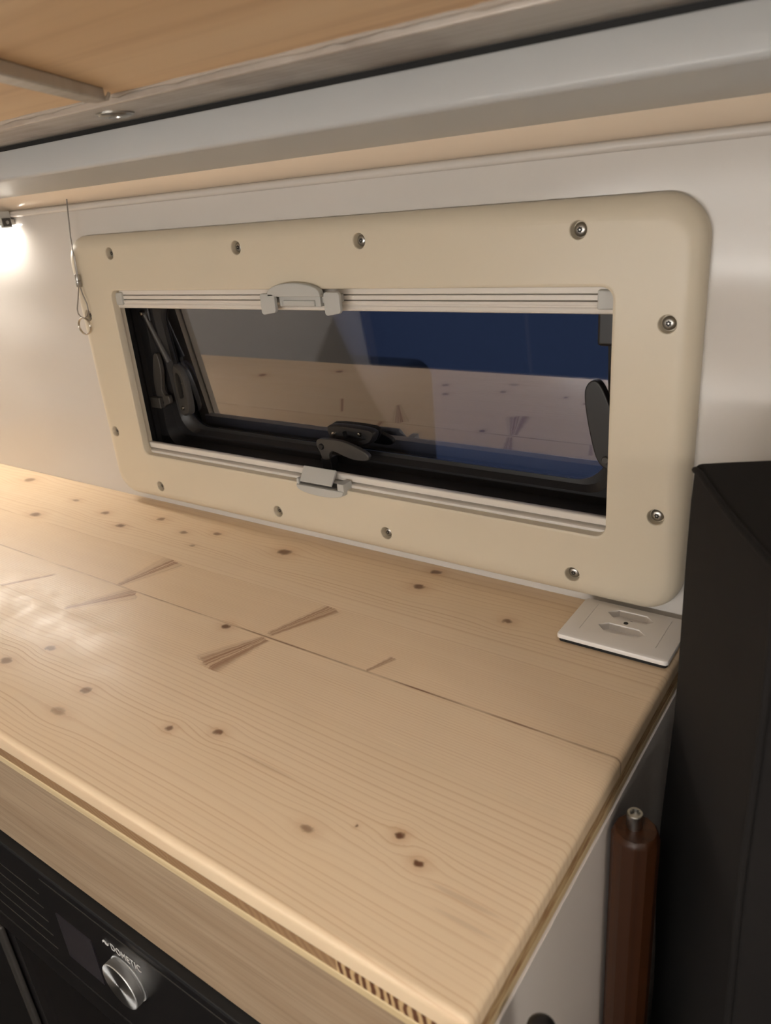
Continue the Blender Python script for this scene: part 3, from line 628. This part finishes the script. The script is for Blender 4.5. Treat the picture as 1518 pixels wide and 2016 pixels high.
for dy in (-.0009, .0009): tube(bm, [(rc.x+.0128*math.cos(t)*.98, rc.y+dy+.002*math.cos(t), rc.z+.0128*math.sin(t)) for t in (2*math.pi*i/40 for i in range(40))], .0010, 8, True)
finish('split_ring', bm, 'steel', cb, 60); adopt(cb)
# ================================================================== BLACK CANVAS BAG
bag = thing('canvas_bag', 'tall black canvas bag standing beside the worktop end', 'bag', (.17, -.17, -.9))
A = Vector((.019, -.152)); Bp = Vector((.106, -.312)); u = (Bp-A).normalized(); v = Vector((-u.y, u.x)); W = (Bp-A).length; D = .27; ZT = .238
bm = bmesh.new(); n1, n2, n3 = 8, 10, 36; vm = {}
def bagp(i, j, k):
    a, b, c = i/n1, j/n2, k/n3
    bulge = .0025*math.sin(math.pi*min(1, max(0, a)))*(1 if j in (0, n2) else 0)
    p = A+u*(W*a)+v*(D*b)
    taper = .011*min(1.0, (1-c)*7)**.6
    p = p - u*taper*(1-2*a) - v*(bulge if j == 0 else -bulge)
    sag = -.006*math.sin(math.pi*a)*math.sin(math.pi*b) if k == n3 else 0
    wob = .003*math.sin(c*17+a*3)*math.sin(math.pi*c)
    return (p.x+wob*v.x*(1 if j == 0 else 0)+(.003*math.sin(c*13+b*5)*(-u.x) if i == 0 else 0), p.y+(.003*math.sin(c*13+b*5)*(-u.y) if i == 0 else 0), -.9+(ZT+.9)*c+sag)
def gv(i, j, k):
    if (i, j, k) not in vm: vm[(i, j, k)] = bm.verts.new(bagp(i, j, k))
    return vm[(i, j, k)]
for k in range(n3):
    for i in range(n1):
        for j in (0, n2): bm.faces.new((gv(i, j, k), gv(i+1, j, k), gv(i+1, j, k+1), gv(i, j, k+1)))
    for j in range(n2):
        for i in (0, n1): bm.faces.new((gv(i, j, k), gv(i, j+1, k), gv(i, j+1, k+1), gv(i, j, k+1)))
for i in range(n1):
    for j in range(n2):
        for k in (0, n3): bm.faces.new((gv(i, j, k), gv(i+1, j, k), gv(i+1, j+1, k), gv(i, j+1, k)))
edge = lambda seq: [Vector(bagp(*s)) for s in seq]
E1 = edge([(i, 0, n3) for i in range(n1+1)]); E1[0] = E1[0].lerp(E1[1], .25)-Vector((0, 0, .003)); E2 = edge([(n1, 0, k) for k in range(n3, -1, -1)]); E3 = edge([(n1, j, n3) for j in range(n2+1)])
finish('bag_body', bm, 'canvas', bag, 50, .006, 3)
for pth in (E1, E2, E3):
    bm = bmesh.new(); tube(bm, [p+Vector((0, 0, -.0015)) for p in pth], .0026, 8); finish('piping', bm, 'canvas', bag, 60)
adopt(bag)
# ================================================================== POST, BLACK POLE
pc = Vector((.0225, -.264))
po = thing('wooden_post', 'round dark brown wooden post with a bolt in its top between cabinet and bag', 'post', (pc.x, pc.y, -.9))
bm = bmesh.new(); lathe(bm, [(.0195, -.9), (.0195, -.050), (.0180, -.0455), (.0165, -.0435), (.0, -.0435)], (pc.x, pc.y, 0), (0, 0, 1), 12); finish('shaft', bm, 'post', po, 25)
bm = bmesh.new(); lathe(bm, [(.0066, -.0436), (.0066, -.0300), (.0060, -.0292), (.0042, -.0292), (.0036, -.0320), (.0, -.0320)], (pc.x-.002, pc.y+.002, 0), (0, 0, 1), 18); finish('bolt', bm, 'zinc', po, 30)
adopt(po)
tp = at(1066, 1996, 0, .030)
bk = thing('black_pole', 'black round-topped pole leaning up beside the white cabinet panel', 'pole', (tp.x, tp.y, -.9))
bm = bmesh.new(); lathe(bm, [(.009, -.9), (.009, tp.z-.04), (.0100, tp.z-.038), (.0100, tp.z-.018), (.0088, tp.z-.012), (.005, tp.z-.0085), (0, tp.z-.008)], (tp.x, tp.y, 0), (0, 0, 1), 20); finish('shaft', bm, 'black', bk, 40); adopt(bk)
# ================================================================== ROOM LAMPS AND BENCH (out of view; strip lamps and bench are added)
wl = thing('added_side_lamp', 'added unseen strip lamp on the right-hand side wall', 'lamp', (1.1, -.78, .60))  # unseen fixture, invented to supply light from the right
B('backplate', 1.085, 1.0995, -.98, -.58, .575, .625, 'alu', wl, .002, 2); B('diffuser', 1.070, 1.085, -.96, -.60, .585, .615, 'sidefill', wl, .004, 2); adopt(wl)
fl = thing('added_front_lamp', 'added unseen strip lamp on the wall opposite the window', 'lamp', (-.15, -1.9, .16))  # unseen lamp added to brighten the surround, beam and plywood
B('backplate', -.97, .67, -1.8995, -1.885, .14, .19, 'alu', fl, .002, 2); B('diffuser', -.95, .65, -1.885, -1.870, .150, .180, 'frontfill', fl, .004, 2); adopt(fl)
bc = thing('added_dark_bench', 'added dark bench opposite the window, dimming the pane reflection', 'cabinet', (-.3, -1.7, -.9))  # invented bench, kept dark so the pane mirrors less light
B('carcass', X0+.01, X1-.01, -1.895, -1.55, -.9, -.12, 'latch', bc, .003, 2); B('bench_top', X0+.005, X1-.005, -1.8975, -1.53, -.12, -.10, 'fascia', bc, .003, 2)
for k in range(4): B('door', -1.70+.69*k, -1.02+.69*k, -1.566, -1.55, -.84, -.15, 'latch', bc, .002, 2)
adopt(bc)
cl = thing('ceiling_lamp', 'round lit ceiling lamp', 'lamp', (.1, -1.35, 1.25))
bm = bmesh.new(); lathe(bm, [(.17, 0), (.17, -.02), (.155, -.022)], (.1, -1.35, 1.249), (0, 0, 1), 40); finish('rim', bm, 'grip', cl, 40)
bm = bmesh.new(); lathe(bm, [(.155, -.022), (.14, -.034), (.09, -.042), (0, -.045)], (.1, -1.35, 1.249), (0, 0, 1), 40); finish('diffuser', bm, 'ceilglow', cl, 60); adopt(cl)
# ================================================================== OUTSIDE
g = B('ground_outside', -14, 9, .3, 18, -1.7, -1.6, 'ground'); g['kind'] = 'structure'
pc_ = at(848, 708, 1, 2.6)
bm = bmesh.new(); r_ = .10; x0_ = pc_.x-2.6; pts = [(x0_, -1.6), (pc_.x, -1.6)] + [(pc_.x-r_+r_*math.cos(a), pc_.z-r_+r_*math.sin(a)) for a in (math.radians(t) for t in range(0, 91, 15))] + [(x0_+r_-r_*math.sin(a), pc_.z-r_+r_*math.cos(a)) for a in (math.radians(t) for t in range(0, 91, 15))]
prism(bm, pts, 'y', 1.6, 2.6); tag(finish('storage_box', bm, 'crate', None, 40), 'big dark box with rounded top corners outside behind the window pane', 'box')
